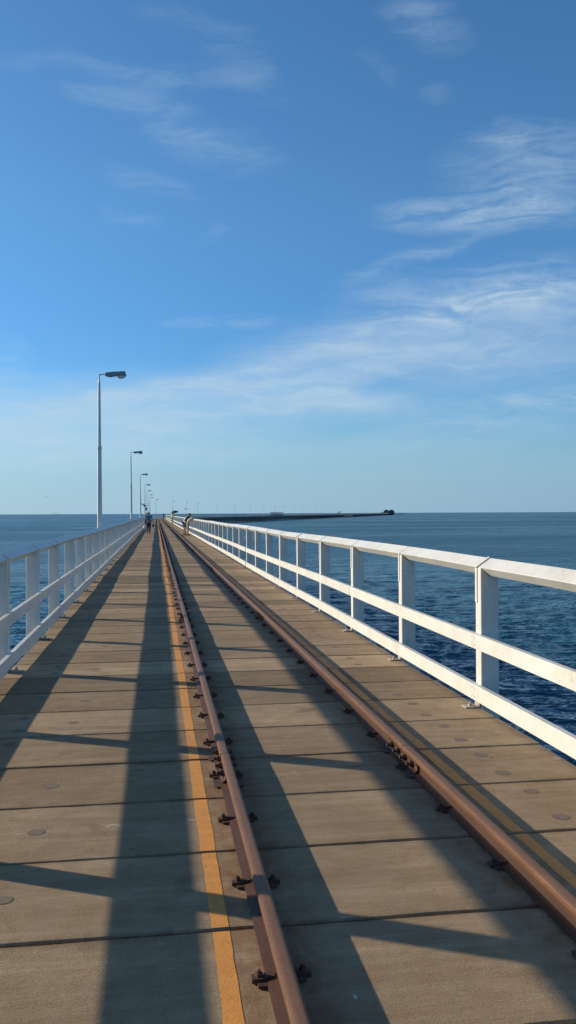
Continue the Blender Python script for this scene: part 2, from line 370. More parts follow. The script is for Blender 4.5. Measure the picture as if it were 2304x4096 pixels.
def strip(x0, x1, ymax, name, m, z, amp):
    s = MB()
    for k in range(k0, int((ymax-SEAM0)/PITCH)):
        y0 = SEAM0+k*PITCH+.015; y1 = y0+PITCH-.03; n = 10 if y0 < 25 else 2
        a = [x0+amp*(rng.uniform(-1, 1)*.6+math.sin((y0+i*.07)*2.3)*.6) for i in range(n+1)]; b_ = [x1+amp*(rng.uniform(-1, 1)*.6+math.sin((y0+i*.07)*1.7)*.6) for i in range(n+1)]
        vs = []
        for i in range(n+1):
            yy = y0+(y1-y0)*i/n; zz = plank_z(x0, yy)+z; vs += [(a[i], yy, zz), (b_[i], yy, zz)]
        s.add(vs, [(2*i, 2*i+1, 2*i+3, 2*i+2) for i in range(n)])
    return tag(s.build(name, m), kind='structure')
strip(.195, .262, 250, 'yellow_line', M_LINE, .0013, .0042)
strip(1.692, 1.757, 250, 'worn_yellow_line', M_LINE2, .0013, .005)

# ------------------------------------------------------------------ rails
RX = (.402, 1.53)
hw = .027
prof = [(-.050,.004),(-.050,.011),(-.012,.020),(-.008,.030),(-.008,.068),(-.014,.073),(-.027,.077),(-.027,.094),(-.0245,.0995),(-.017,.1025),(-.008,.1035),
        (.008,.1035),(.017,.1025),(.0245,.0995),(.027,.094),(.027,.077),(.014,.073),(.008,.068),(.008,.030),(.012,.020),(.050,.011),(.050,.004)]
JOINTS = [5.28, 12.85, 24.2, 36.3, 48.4]
def clip_mb(s, y, x):
    c = MB()                                       # s = -1: left of the rail, +1: right
    zb = .0
    c.box(*sorted((x+s*.046, x+s*.108)), y-.019, y+.019, zb+.004, zb+.022)
    c.box(*sorted((x+s*.024, x+s*.062)), y-.014, y+.014, zb+.016, zb+.028)
    c.box(*sorted((x+s*.055, x+s*.088)), y-.052, y-.024, zb+.003, zb+.013)
    cx = x+s*.080; n = 6
    c.prism([(cx+.014*math.cos(a), y+.004+.014*math.sin(a)) for a in [2*math.pi*q/n for q in range(n)]], zb+.022, zb+.034, axis='z')
    c.tube((cx, y+.004, zb+.033), (cx, y+.004, zb+.044), .008, .008, 8)
    return c
def make_rail(xc, label):
    root = empty('rail', (xc, 0, 0), label=label, cat='rail')
    ends = [-5.0]+JOINTS+[250.0]
    if xc < 1: pass
    for a, b_ in zip(ends[:-1], ends[1:]):
        m = MB(); g0 = .004
        ys = list(np.linspace(a+g0, b_-g0, max(2, int((b_-a)/3))))
        off = [rng.uniform(-.0012, .0012) for _ in ys]; off[0] *= 2; off[-1] *= 2
        m.sweep(prof, [(o_, y, 0) for o_, y in zip(off, ys)], [(1, 0)]*len(ys))
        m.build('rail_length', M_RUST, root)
    for j in JOINTS:
        for s in (-1, 1):
            m = MB()
            pr = [(s*.010,.024),(s*.034,.017),(s*.040,.022),(s*.024,.034),(s*.020,.046),(s*.024,.064),(s*.028,.074),(s*.012,.073)]
            m.prism(pr, j-.31, j+.31)
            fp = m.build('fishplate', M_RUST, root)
            for q in (-.22, -.075, .075, .22):
                bq = MB(); n = 6; yy = j+q
                vs = [(yy+.019*math.cos(a), .052+.019*math.sin(a)) for a in [2*math.pi*i/n for i in range(n)]]
                bq.prism(vs, s*.022, s*.044, axis='x'); bq.tube((s*.04, yy, .052), (s*.064, yy, .052), .011, .011, 8)
                bq.build('bolt', M_RUSTD, fp)
        m = MB()                                    # base tie plate under the joint
        m.box(-.085, .085, j-.34, j-.20, .0045, .0085); m.build('tie_plate', M_RUSTD, root); m = MB(); m.box(-.085, .085, j+.2, j+.34, .0045, .0085); m.build('tie_plate', M_RUSTD, root)
    proto = {}
    for s in (-1, 1):
        far = MB(); cnt = 0
        for k in range(-5, 160):
            y = SEAM0+(k+.5)*PITCH + rng.uniform(-.02, .02); x = 0
            if cnt < 50:
                if s not in proto:
                    o = clip_mb(s, 0, 0).build('rail_clip', M_RUSTD, root); proto[s] = o
                else:
                    o = proto[s].copy(); col.objects.link(o); o.parent = root
                o.scale = (.93+rng.uniform(-.03,.05), .88+rng.uniform(-.08,.08), .85); o.location = (0, y, plank_z(xc, y)); o.rotation_euler = (0, 0, rng.uniform(-.08, .08)); cnt += 1
            else:
                far.box(*sorted((s*.03, s*.115)), y-.03, y+.03, .004, .03); far.box(*sorted((s*.068, s*.09)), y-.012, y+.012, .03, .05)
        o = far.build('rail_clips_far', M_RUSTD, root); o['kind'] = 'stuff'
    return root
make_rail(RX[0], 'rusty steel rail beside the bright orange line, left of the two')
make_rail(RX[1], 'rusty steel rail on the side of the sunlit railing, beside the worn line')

# ------------------------------------------------------------------ railings
POST0 = SEAM0+PITCH*6.5; PSP = 3*PITCH
def cap_prof(s):      # rotated square beam; s=+1 right railing (front corner towards the deck)
    return [(s*.000, 1.113), (s*.105, 1.186), (s*.185, 1.118), (s*.080, 1.045)]
def make_railing(s, xe, label, group):
    root = empty('timber_railing', (xe, 0, 0), label=label, cat='railing')
    n0 = -5; npost = 100
    jit = {}
    for k in range(n0, n0+npost+2): jit[k] = (rng.uniform(-.005, .005)+.008*math.sin(k*.9+s), rng.uniform(-.005, .005)+.006*math.sin(k*.7))
    pproto = None; bproto = None; sproto = None
    for k in range(n0, n0+npost):
        y = POST0+k*PSP
        if pproto is None:
            m = MB(); p = [(s*.002, -.50), (s*.002, 1.112), (s*.080, 1.043), (s*.150, 1.090), (s*.150, -.50)]
            m.prism(p, -.058, .058); pproto = m.build('post', M_WHITE, root, bevel=.004)
            m = MB(); m.box(*sorted((-s*.0045, s*.0)), .012, .052, .83, 1.112)             # strap up the post and over the beam
            pr = [(s*0.0, 1.1145), (s*.105, 1.1885), (s*.105, 1.1935), (-s*.0045, 1.1175), (-s*.0045, 1.105), (0, 1.105)]
            m.prism(pr, .012, .052); sproto = m.build('strap', M_WHITE, pproto)
            m2 = MB()
            for zz in (.87, .97, 1.05): m2.tube((-s*.004, .032, zz), (-s*.009, .032, zz), .007, .006, 8)
            m2.build('strap_screws', M_BRKT, sproto) if False else None
            m = MB(); m.box(*sorted((-s*.125, -s*.001)), -.05, .05, .002, .012); m.box(*sorted((-s*.012, -s*.001)), -.05, .05, .012, .115)
            m.tube((-s*.07, 0, .012), (-s*.07, 0, .028), .017, .017, 6); m.tube((-s*.07, 0, .028), (-s*.07, 0, .045), .008, .008, 8)
            m.tube((-s*.012, 0, .075), (-s*.026, 0, .075), .014, .014, 6)
            bproto = m.build('bracket', M_BRKT, pproto, bevel=.0015)
            po = pproto
        else:
            po = pproto.copy(); col.objects.link(po); po.parent = root
            if k < n0+45:
                for q in (sproto, bproto):
                    c = q.copy(); col.objects.link(c); c.parent = po
        po.location = (rng.uniform(-.003, .003), y+rng.uniform(-.008, .008), 0); po.rotation_euler = (rng.uniform(-.004, .004), 0, rng.uniform(-.012, .012))
        # cap beam from this post to the next
        m = MB(); pr = cap_prof(s); ya = y+.0075; yb = y+PSP-.0075
        m.sweep(pr, [(0, ya, jit[k][0]), (rng.uniform(-.003, .003), (ya+yb)/2, (jit[k][0]+jit[k+1][0])/2+rng.uniform(-.003, .003)), (0, yb, jit[k+1][0])], [(1, 0)]*3)
        if y < 60: m.build('cap_beam', M_WHITE, root, bevel=.005, seg=2)
        else: m.build('cap_beam', M_WHITE, root)
    yend = POST0+(n0+npost)*PSP
    for (za, zb, nm) in ((.472, .588, 'middle_rail'), (.062, .186, 'bottom_rail')):
        # boards two bays long, butted at the posts
        for k in range(n0, n0+npost, 2):
            if (POST0+k*PSP) > 80: break
            ys = [POST0+k*PSP+.002, POST0+(k+1)*PSP, POST0+(k+2)*PSP-.002]
            m = MB(); t_ = .042
            m.sweep([(-s*t_, za), (-s*t_, zb), (0, zb), (0, za)], [(-s*.0005, yy, jit[k+i][1]) for i, yy in enumerate(ys)], [(1, 0)]*3)
            for yy, i in ((POST0+k*PSP+.03, 0), (POST0+(k+1)*PSP-.03, 1), (POST0+(k+2)*PSP-.03, 2)):
                for zz in (za+.03, zb-.03): m.tube((-s*t_, yy, zz+jit[k+i][1]), (-s*(t_+.004), yy, zz+jit[k+i][1]), .008, .006, 8)
            m.build(nm, M_WHITE, root)
        y_ = POST0+k*PSP
        m = MB(); ss = [y_]+list(np.arange(y_+4, 362, 4))+list(np.arange(364, 420, 4))+list(np.arange(430, STOT, 30))+[STOT]
        pts = [at_s(q, xe) for q in ss]
        m.sweep([(-s*.042, za), (-s*.042, zb), (0, zb), (0, za)], [(x-xe, yy, 0) for x, yy, a in pts], [(math.cos(a), -math.sin(a)) for x, yy, a in pts])
        m.build(nm+'_far', M_WHITE, root) if False else m.build(nm, M_WHITE, root)
    ss = [yend]+list(np.arange(yend+3, 362, 3))+list(np.arange(364, 420, 4))+list(np.arange(430, STOT, 30))+[STOT]
    pts = [at_s(q, xe) for q in ss]
    m = MB(); m.sweep(cap_prof(s), [(x-xe, yy, 0) for x, yy, a in pts], [(math.cos(a), -math.sin(a)) for x, yy, a in pts]); m.build('cap_beam', M_WHITE, root)
    m = MB(); q = yend
    while q < STOT:
        x, yy, a = at_s(q, xe); m.sweep([(s*.002, -.3), (s*.002, 1.08), (s*.15, 1.08), (s*.15, -.3)], [(x-xe-math.sin(a)*.058, yy-math.cos(a)*.058, 0), (x-xe+math.sin(a)*.058, yy+math.cos(a)*.058, 0)], [(math.cos(a), -math.sin(a))]*2); q += PSP
    m.build('posts_far', M_WHITE, root)['kind'] = 'stuff'
    return root
make_railing(-1, XL, 'white timber railing on the lamp post side, its deck face in blue shade', None)
make_railing(1, XR, 'white timber railing on the right, sunlit cream rails above open water', None)

# ------------------------------------------------------------------ lamp posts
def make_lamp(label, group):
    root = empty('lamp_post', label=label, cat='lamp post', group=group)
    m = MB(); m.tube((0,0,-.5), (0,0,3.56), .086, .060, 8); m.build('lower_pole', M_POLE, root)
    m = MB(); m.tube((0,0,3.53), (0,0,3.56+.015), .072, .072, 16); m.tube((0,0,3.49), (0,0,3.53), .062, .072, 16, caps=False); m.build('collar', M_POLE, root)
    m = MB(); m.tube((0,0,3.56), (0,0,5.50), .051, .037, 10); m.tube((0,0,5.50), (0,0,5.58), .037, .021, 10, caps=False); m.tube((0,0,5.58), (0,0,5.735), .021, .020, 10); m.build('upper_pole', M_POLE, root, smooth=False)
    m = MB(); m.tube((-.015,0,5.735), (.19,0,5.755), .019, .019, 10); m.build('arm', M_POLE, root)
    z0 = 5.76; q = .00204
    pr = [(x*q, (165-y)*q) for x, y in ((-27+110,150),(190,134),(375,121),(396,184),(250,190),(160,207),(125,202),(83,187))]
    pr = [(.17+(a-.169), z0+b_+.0) for a, b_ in pr]
    m = MB(); n = len(pr); vs = []
    for w, sc_ in ((-.11, .88), (-.085, 1.0), (.085, 1.0), (.11, .88)):
        cx = .5; cz = z0; vs += [(cx+(a-cx)*(.97 if sc_ < 1 else 1), w, cz+(b_-cz)*sc_) for a, b_ in pr]
    fs = [tuple(range(n))[::-1], tuple(range(3*n, 4*n))]
    for r in range(3): fs += [(r*n+i, r*n+(i+1) % n, (r+1)*n+(i+1) % n, (r+1)*n+i) for i in range(n)]
    m.add(vs, fs); hd = m.build('lamp_head', M_HEAD, root)
    m = MB(); nn = 12; rings = 5; vs = []; fs = []
    for r in range(rings+1):
        ph = math.pi/2*r/rings
        for i in range(nn):
            a = 2*math.pi*i/nn; vs.append((.655+.135*math.cos(a)*math.cos(ph), .08*math.sin(a)*math.cos(ph), z0-.048-.088*math.sin(ph)))
    for r in range(rings):
        for i in range(nn): fs.append((r*nn+i, r*nn+(i+1) % nn, (r+1)*nn+(i+1) % nn, (r+1)*nn+i))
    m.add(vs, fs); m.build('lens', M_LENS, hd, smooth=True)
    return root
GL = 'lamp posts along the jetty'
near_labels = ['tall white lamp post nearest the camera, rising highest above the railing', 'second lamp post along the left railing, white box at its foot',
 'third lamp post along the left railing, between the boxed one and the solar panel one', 'lamp post carrying a dark solar panel and grey box halfway up',
 'first plain lamp post behind the one with the solar panel', 'second plain lamp post behind the one with the solar panel',
 'last lamp post of the straight left row before the bend', 'lamp post standing at the bend, seen above the end of the rails',
 'lamp post behind the fisher with the dark umbrella', 'lamp post with a pair of loudspeaker arms forming a Y',
 'lamp post right of the leaning trio, first of the row on the open curve']
lamp0 = make_lamp(near_labels[0], GL)
LX = XL-.24
s = 26.85; i = 0; lamps = []
while s < 1580:
    o = lamp0 if i == 0 else copy_tree(lamp0)
    x, y, a = at_s(s, LX); o.location = (x, y, 0); o.rotation_euler = (0, 0, -a)
    o['label'] = near_labels[i] if i < len(near_labels) else 'small distant lamp post in the row along the far stretch of the jetty'
    if i >= len(near_labels): o['group'] = 'distant lamp posts on the far jetty'
    lamps.append(o); s += 33.9; i += 1
for q in lamps[1:]: q.rotation_euler.x = rng.uniform(-.012, .012); q.rotation_euler.y = rng.uniform(-.008, .008)
m = MB(); m.box(-.25, .22, -.1, .1, .98, 1.2); m.build('junction_box', M_WHITE, lamps[1], bevel=.01)
m = MB(); L4 = lamps[3]
c_, s_ = math.cos(R(28)), math.sin(R(28))
vs = [(-.55,-.25,2.95),(.25,-.25,2.62),(.25,.25,2.72),(-.55,.25,3.05)]; m.add(vs+[(a,b_,c2+.04) for a,b_,c2 in vs], [(0,3,2,1),(4,5,6,7),(0,1,5,4),(1,2,6,5),(2,3,7,6),(3,0,4,7)]); m.box(-.2,.1,-.15,.15,2.6,2.76)
m.build('solar_panel', M_DARK, L4)
m = MB(); m.box(.02, .34, -.16, .1, 2.02, 2.48); m.build('control_box', M_GREY, L4, bevel=.01)
for sg in (-1, 1):
    m = MB(); m.tube((0,0,3.0), (sg*.38,0,3.35), .04, .05, 8); m.tube((sg*.3,0,3.27), (sg*.55,0,3.5), .07, .16, 10); m.build('loudspeaker', M_DARK, lamps[9])

# ------------------------------------------------------------------ far jetty substructure
WZ = -2.75
def make_bent():
    m = MB()
    for x in (-1.35, .54, 2.43): m.tube((x+(x-.54)*.08, 0, WZ-1.5), (x, 0, -1.0), .17, .16, 8)
    m.box(-1.7, 2.8, -.16, .16, -1.25, -1.0+.004)
    m.tube((-1.4,.17,-1.2), (2.4,.17,-2.5), .07, .07, 6); m.tube((2.4,-.17,-1.2), (-1.4,-.17,-2.5), .07, .07, 6); m.box(2.46, 2.56, -2.6, 2.6, -1.95, -1.75); m.tube((2.62,-2.6,-1.05), (2.62,2.6,-2.6), .07, .07, 6)
    return m.build('pile_bent', M_PILE)
bent = make_bent(); s = 262.0; first = True
while s < STOT-2:
    o = bent if first else bent.copy()
    if not first: col.objects.link(o)
    first = False
    x, y, a = at_s(s); o.location = (x, y, 0); o.rotation_euler = (0, 0, -a)
    tag(o, 'dark timber pile trestle standing in the water under the far jetty', 'pile trestle', 'pile trestles under the far jetty'); s += 5.2
# landing with pale piles
x, y, a = at_s(845, XR)
ld = empty('lower_landing', (x, y, 0), -a, label='low landing on pale piles at the side of the far jetty', cat='landing')
m = MB(); m.box(.2, 4.0, -14, 60, -1.5, -1.2); m.build('platform', M_PILE, ld)
M_PALE = simple('pale_pile', (.42,.42,.40), .7, .2, 2)
for i in range(14):
    m = MB(); m.tube((4.1, -14+i*5.6, WZ-1), (4.1, -14+i*5.6, -.6), .22, .22, 8); m.build('pile', M_PALE, ld)

# shelter with tilted roof, far train, end buildings
x, y, a = at_s(842, .6)
sh = empty('shelter', (x, y, 0), -a, label='dark shelter with a tilted roof on the far jetty', cat='shelter')
m = MB(); m.prism([(-1.5,1.9),(1.6,3.1),(1.65,3.3),(-1.55,2.1)], -1.6, 1.6); m.build('roof', M_DARK, sh)
m = MB()
for xx in (-.6, .8):
    for yy in (-1.3, 1.3): m.box(xx-.12, xx+.12, yy-.12, yy+.12, 0, 2.3+xx*.4)
m.build('posts', M_DARK, sh)
x, y, a = at_s(512, .97)
tr = empty('jetty_train', (x, y, 0), -a, label='small red jetty train on the far stretch of track', cat='train')
for c in range(4):
    y0 = c*8.6
    m = MB(); m.box(-.85, .85, y0, y0+8, .35, 1.05); cr = m.build('carriage', M_TRAINR, tr, bevel=.05)
    m = MB(); m.prism([(-1,1.95),(-.8,2.12),(0,2.2),(.8,2.12),(1,1.95),(1,1.9),(-1,1.9)], y0-.1, y0+8.1); m.build('roof', M_TRAINW, cr)
    m = MB()
    for q in range(7):
        for xx in (-.82, .82): m.box(xx-.04, xx+.04, y0+.1+q*1.28, y0+.22+q*1.28, 1.05, 1.92)
    m.build('window_posts', M_TRAINW, cr)
    m = MB(); 
    for yy in (1.2, 6.8): m.tube((-.6, y0+yy, .32), (.6, y0+yy, .32), .22, .22, 10)
    m.build('wheels', M_DARK, cr)
x, y, a = at_s(STOT-150, 2)
M_SLATE = simple('slate_roof', (.055,.065,.08), .7, .2, .5)
ob = empty('end_building', (x, y, 0), -a+R(0), label='dark building with two humped roofs at the far end of the jetty', cat='building')
m = MB(); m.box(-9, 9, 0, 22, -.3, 2.6); m.build('wall', M_SLATE, ob)
for cx in (-4.6, 4.5):
    m = MB(); pr = [(cx+4.1*math.cos(q), 2.4+4.4*math.sin(q)**.8 if math.sin(q) > .001 else 2.4) for q in [math.pi*i/12 for i in range(13)]]; m.prism(pr, 0, 20); m.build('roof', M_SLATE, ob)
m = MB(); m.box(-14, -8, 0, 10, 0, 2.3); m.build('annex', M_PILE, ob)
m = MB(); m.box(-12, 26, -30, 60, -.9, -.2); m.build('platform', M_PILE, ob)

# ------------------------------------------------------------------ people
M_SKIN = simple('skin', (.33,.19,.13), .6, .08, 20)
M_TEAL = simple('teal_shirt', (.02,.20,.29), .85, .15, 25); M_NAVY = simple('navy_cloth', (.022,.028,.05), .85, .2, 25)
M_HAIR = simple('dark_hair', (.03,.022,.018), .8, .2, 60); M_LIME = simple('lime_shirt', (.48,.60,.14), .85, .1, 25)
M_CREAM = simple('cream_cloth', (.60,.58,.44), .85, .08, 25); M_SAGE = simple('sage_shorts', (.32,.36,.28), .85, .1, 25)
M_LBLUE = simple('light_blue_shirt', (.33,.48,.68), .85, .1, 25); M_SHOE = simple('dark_shoe', (.03,.03,.03), .7, .2, 20)
M_BUCKET = simple('white_bucket_plastic', (.78,.78,.76), .4, .05, 10)
def skin_obj(name, V, E, rad, m, parent, sub=1):
    me = bpy.data.meshes.new(name); me.from_pydata(V, E, []); o = bpy.data.objects.new(name, me); col.objects.link(o)
    md = o.modifiers.new('s', 'SKIN'); md.use_smooth_shade = True
    for i, sv_ in enumerate(me.skin_vertices[0].data):
        r = rad[i]; sv_.radius = r if isinstance(r, tuple) else (r, r)
    me.skin_vertices[0].data[0].use_root = True
    sb = o.modifiers.new('b', 'SUBSURF'); sb.levels = sub; sb.render_levels = sub
    dg = bpy.context.evaluated_depsgraph_get(); dg.update()
    nm = bpy.data.meshes.new_from_object(o.evaluated_get(dg)); nm.name = name
    bpy.data.objects.remove(o); bpy.data.meshes.remove(me)
    nm.materials.clear(); nm.materials.append(m)
    r = bpy.data.objects.new(name, nm); col.objects.link(r); r.parent = parent
    return r
BASE = dict(pel=(0,0,.93), sp=(0,0,1.10), ch=(0,0,1.30), nk=(0,0,1.46), hb=(0,.01,1.54), ht=(0,.01,1.64),
 shL=(-.165,0,1.40), elL=(-.22,-.02,1.13), wrL=(-.23,.05,.90), shR=(.165,0,1.40), elR=(.22,-.02,1.13), wrR=(.23,.05,.90),
 hiL=(-.09,0,.88), knL=(-.10,.02,.48), anL=(-.10,0,.08), hiR=(.09,0,.88), knR=(.10,.02,.48), anR=(.10,0,.08))
def person(loc, rz, label, pose={}, shirt=None, legs=None, shorts=True, hair=None, scale=1.0, shoe=None, group=None, rotx=0):
    J = dict(BASE); J.update(pose); J = {k: Vector(v) for k, v in J.items()}
    root = empty('person', loc, rz, label=label, cat='person', group=group); root.scale = (scale,)*3
    V = []; E = []; rad = []
    def v(p, r): V.append(tuple(p)); rad.append(r); return len(V)-1
    pe = v(J['pel'], (.10,.075)); sp = v(J['sp'], (.095,.07)); ch = v(J['ch'], (.11,.078)); nk = v(J['nk'], .055)
    hb = v(J['hb'], (.07,.08)); ht = v(J['ht'], (.07,.085)); E += [(pe,sp),(sp,ch),(ch,nk),(nk,hb),(hb,ht)]
    up = (J['ht']-J['hb']).normalized(); fw = Vector((0,1,0)) if abs(up.y) < .7 else Vector((0,0,-1))
    nz = v(J['hb']+up*.045+fw*.098, .012); E.append((hb, nz))
    for sx in (-1, 1): e_ = v(J['hb']+up*.05+Vector((sx*.085,0,0)), .014); E.append((hb, e_))
    for S in 'LR':
        sgn = -1 if S == 'L' else 1
        a = v(J['sh'+S], .050); b_ = v(J['el'+S], .042); c = v(J['wr'+S], .028); E += [(ch,a),(a,b_),(b_,c)]
        d = (J['wr'+S]-J['el'+S]).normalized(); h = J['wr'+S]+d*.07; hv = v(h, (.034,.018)); E.append((c,hv))
        sd_ = Vector((0,1,0)) if abs(d.y) < .7 else Vector((1,0,0))
        for q, ln in ((-1.5,.06),(-.5,.075),(.5,.07),(1.5,.055)):
            f1 = v(h+d*.045+sd_*.014*q, .009); f2 = v(h+d*(.045+ln*.6)+sd_*.015*q+Vector((-sgn*.012,0,0)), .008); E += [(hv,f1),(f1,f2)]
        th = v(J['wr'+S]+d*.04+sd_*.045, .010); E.append((c,th))
        hp = v(J['hi'+S], .075); kn = v(J['kn'+S], .056); cf = v((J['kn'+S]*.65+J['an'+S]*.35)+Vector((0,-.012,0)), .054); an = v(J['an'+S], .036)
        to = v(J['an'+S]+Vector((0,.17,-.045)), (.038,.028)); E += [(pe,hp),(hp,kn),(kn,cf),(cf,an),(an,to)]
    skin_obj('body', V, E, rad, M_SKIN, root)
    # shirt
    V = []; E = []; rad = []
    pe = v(J['pel']*.95+J['sp']*.05, (.175,.140)); sp = v(J['sp'], (.165,.125)); ch = v(J['ch'], (.185,.130)); nk = v(J['ch']*.35+J['nk']*.65, .075); E += [(pe,sp),(sp,ch),(ch,nk)]
    for S in 'LR':
        a = v(J['sh'+S], .075); b_ = v(J['sh'+S]*.35+J['el'+S]*.65, .062); E += [(ch,a),(a,b_)]
    skin_obj('shirt', V, E, rad, shirt, root)
    # shorts / trousers
    V = []; E = []; rad = []
    pe = v(J['pel']+Vector((0,0,.05)), (.156,.122))
    for S in 'LR':
        hp = v(J['hi'+S]+Vector((0,0,-.02)), .108); E.append((pe,hp))
        if shorts: q = v(J['hi'+S]*.2+J['kn'+S]*.8, .085); E.append((hp,q))
        else: q = v(J['kn'+S], .075); q2 = v(J['an'+S]+Vector((0,0,.03)), .06); E += [(hp,q),(q,q2)]
    skin_obj('shorts' if shorts else 'trousers', V, E, rad, legs, root)
    # hair / cap
    up = J['ht']-J['hb']
    skin_obj('hair', [tuple(J['hb']-up*.1-fw*.045), tuple(J['hb']+up*.55-fw*.035), tuple(J['ht']+up*.2-fw*.015)], [(0,1),(1,2)], [(.080,.075), (.098,.092), (.080,.085)], hair or M_HAIR, root)
    for S in 'LR':
        A = J['an'+S]; skin_obj('shoe', [tuple(A+Vector((0,-.05,-.04))), tuple(A+Vector((0,.06,-.045))), tuple(A+Vector((0,.17,-.055)))], [(0,1),(1,2)], [(.042,.038),(.046,.038),(.04,.024)], shoe or M_SHOE, root)
    return root
# walker with a bag
person((-.575, 66.8, 0), 0, 'person in a teal shirt and dark trousers walking away with a bag', dict(
  knL=(-.09,.10,.50), anL=(-.08,-.12,.12), knR=(.08,.06,.48), anR=(.07,.26,.08), elL=(-.26,-.04,1.13), wrL=(-.30,.02,.90), elR=(.27,-.02,1.13), wrR=(.33,.05,.90)),
  M_TEAL, M_NAVY, False)
m = MB(); bgm = MB(); bgm.box(-.08, .08, -.06, .06, -.2, 0); o = bgm.build('carried_bag', M_NAVY, None, bevel=.02); o.location = (-.24, 66.87, .76)
tag(o, 'dark bag hanging from the right hand of the walker in teal', 'bag')
person((-1.00, 91, 0), 0.3, 'person in a dark top standing by the bucket, mostly hidden behind the walker', {}, M_NAVY, M_NAVY, True)
# bucket
bk = empty('bucket', (-1.22, 89.5, 0), 0, label='white bucket standing on the deck against the left railing', cat='bucket')
m = MB(); m.tube((0,0,.005), (.04,0,.34), .12, .15, 20); o = m.build('pail', M_BUCKET, bk)
m = MB()
for q in range(8):
    a0, a1 = math.pi*q/8, math.pi*(q+1)/8; m.tube((.04+.15*math.cos(a0), 0, .33+.12*math.sin(a0)), (.04+.15*math.cos(a1), 0, .33+.12*math.sin(a1)), .006, .006, 6)
m.build('handle', M_DARK, bk)
# trio leaning over the right railing
lean = dict(sp=(0,.08,1.06), ch=(0,.20,1.22), nk=(0,.30,1.34), hb=(0,.35,1.41), ht=(0,.38,1.51), shL=(-.165,.22,1.30), shR=(.165,.22,1.30),
  elL=(-.20,.33,1.08), wrL=(-.14,.50,1.16), elR=(.20,.33,1.08), wrR=(.14,.50,1.16))
person((2.02, 62.9, 0), R(-72), 'person in navy top and dark shorts leaning on the sunlit railing, middle of the trio', lean, M_NAVY, M_NAVY, True, scale=1.03)
person((2.00, 64.3, 0), R(-75), 'person in a light blue shirt leaning on the railing, hidden behind the navy one', lean, M_LBLUE, M_NAVY, True, scale=1.0)
bend = dict(sp=(0,.10,1.08), ch=(0,.30,1.20), nk=(0,.44,1.22), hb=(0,.52,1.20), ht=(0,.61,1.15), shL=(-.165,.32,1.22), shR=(.165,.32,1.22),
  elL=(-.22,.50,1.06), wrL=(-.18,.66,.92), elR=(.22,.50,1.06), wrR=(.18,.66,.92))
person((2.17, 61.9, 0), R(-78), 'person in cream shirt and sage shorts bending far over the railing', bend, M_CREAM, M_SAGE, True, scale=1.0)
# fisher with umbrella
person((2.28, 128.5, 0), R(-60), 'person in a lime shirt and pale shorts standing under a dark umbrella', dict(elR=(.22,.12,1.2), wrR=(.12,.28,1.3), elL=(-.2,.12,1.15), wrL=(-.06,.3,1.22)), M_LIME, M_SAGE, True)
ur = empty('umbrella', (2.65, 128.9, 0), 0, label='dark umbrella tilted to the right above the lime shirted person', cat='umbrella')
um = MB(); n = 16; rg = 6; vs = []; fs = []
til = Matrix.Rotation(R(-14), 3, 'Y')
for r in range(rg+1):
    ph = R(68)*r/rg
    for i in range(n):
        a = 2*math.pi*i/n; w = 1-.05*(1 if i % 2 else 0)*r/rg; p = Vector((.72*math.sin(ph)*math.cos(a)*w, .72*math.sin(ph)*math.sin(a)*w, .62*math.cos(ph))); p = til @ p; vs.append((p.x, p.y, p.z+1.38))
for r in range(rg):
    for i in range(n): fs.append((r*n+i, r*n+(i+1) % n, (r+1)*n+(i+1) % n, (r+1)*n+i))
um.add(vs, fs); o = um.build('canopy', M_DARK, ur); so_ = o.modifiers.new('t', 'SOLIDIFY'); so_.thickness = .01
um = MB(); a_ = til @ Vector((0,0,.64)); um.tube((a_.x, a_.y, a_.z+1.40), (-.1, 0, .95), .012, .012, 8); um.build('shaft', M_GREY, ur)
# distant people
proto = person((2.0, 247, 0), R(40), 'person in dark clothes standing at the bend beside the end of the sunlit railing', {}, M_NAVY, M_NAVY, False)
for s_, off, lb in ((420, 1.9, 'tiny dark figure on the far jetty, nearest the leaning trio'), (437, 1.9, 'tiny dark figure on the far jetty, second from the trio'), (478, 1.5, 'tiny dark figure on the far jetty, closest to the red train')):
    c = copy_tree(proto); x, y, a = at_s(s_, off); c.location = (x, y, 0); c['label'] = lb; c['group'] = 'tiny figures on the far jetty'

# small stub bollard by the right rail
bo = empty('bollard', (1.75, 59.0, 0), 0, label='short pale metal stub on the deck just right of the far rail, before the trio', cat='bollard')
m = MB(); m.box(-.06, .06, -.06, .06, .004, .02); m.tube((0,0,.02), (0,0,.23), .05, .045, 12); m.build('stub', M_BRKT, bo)

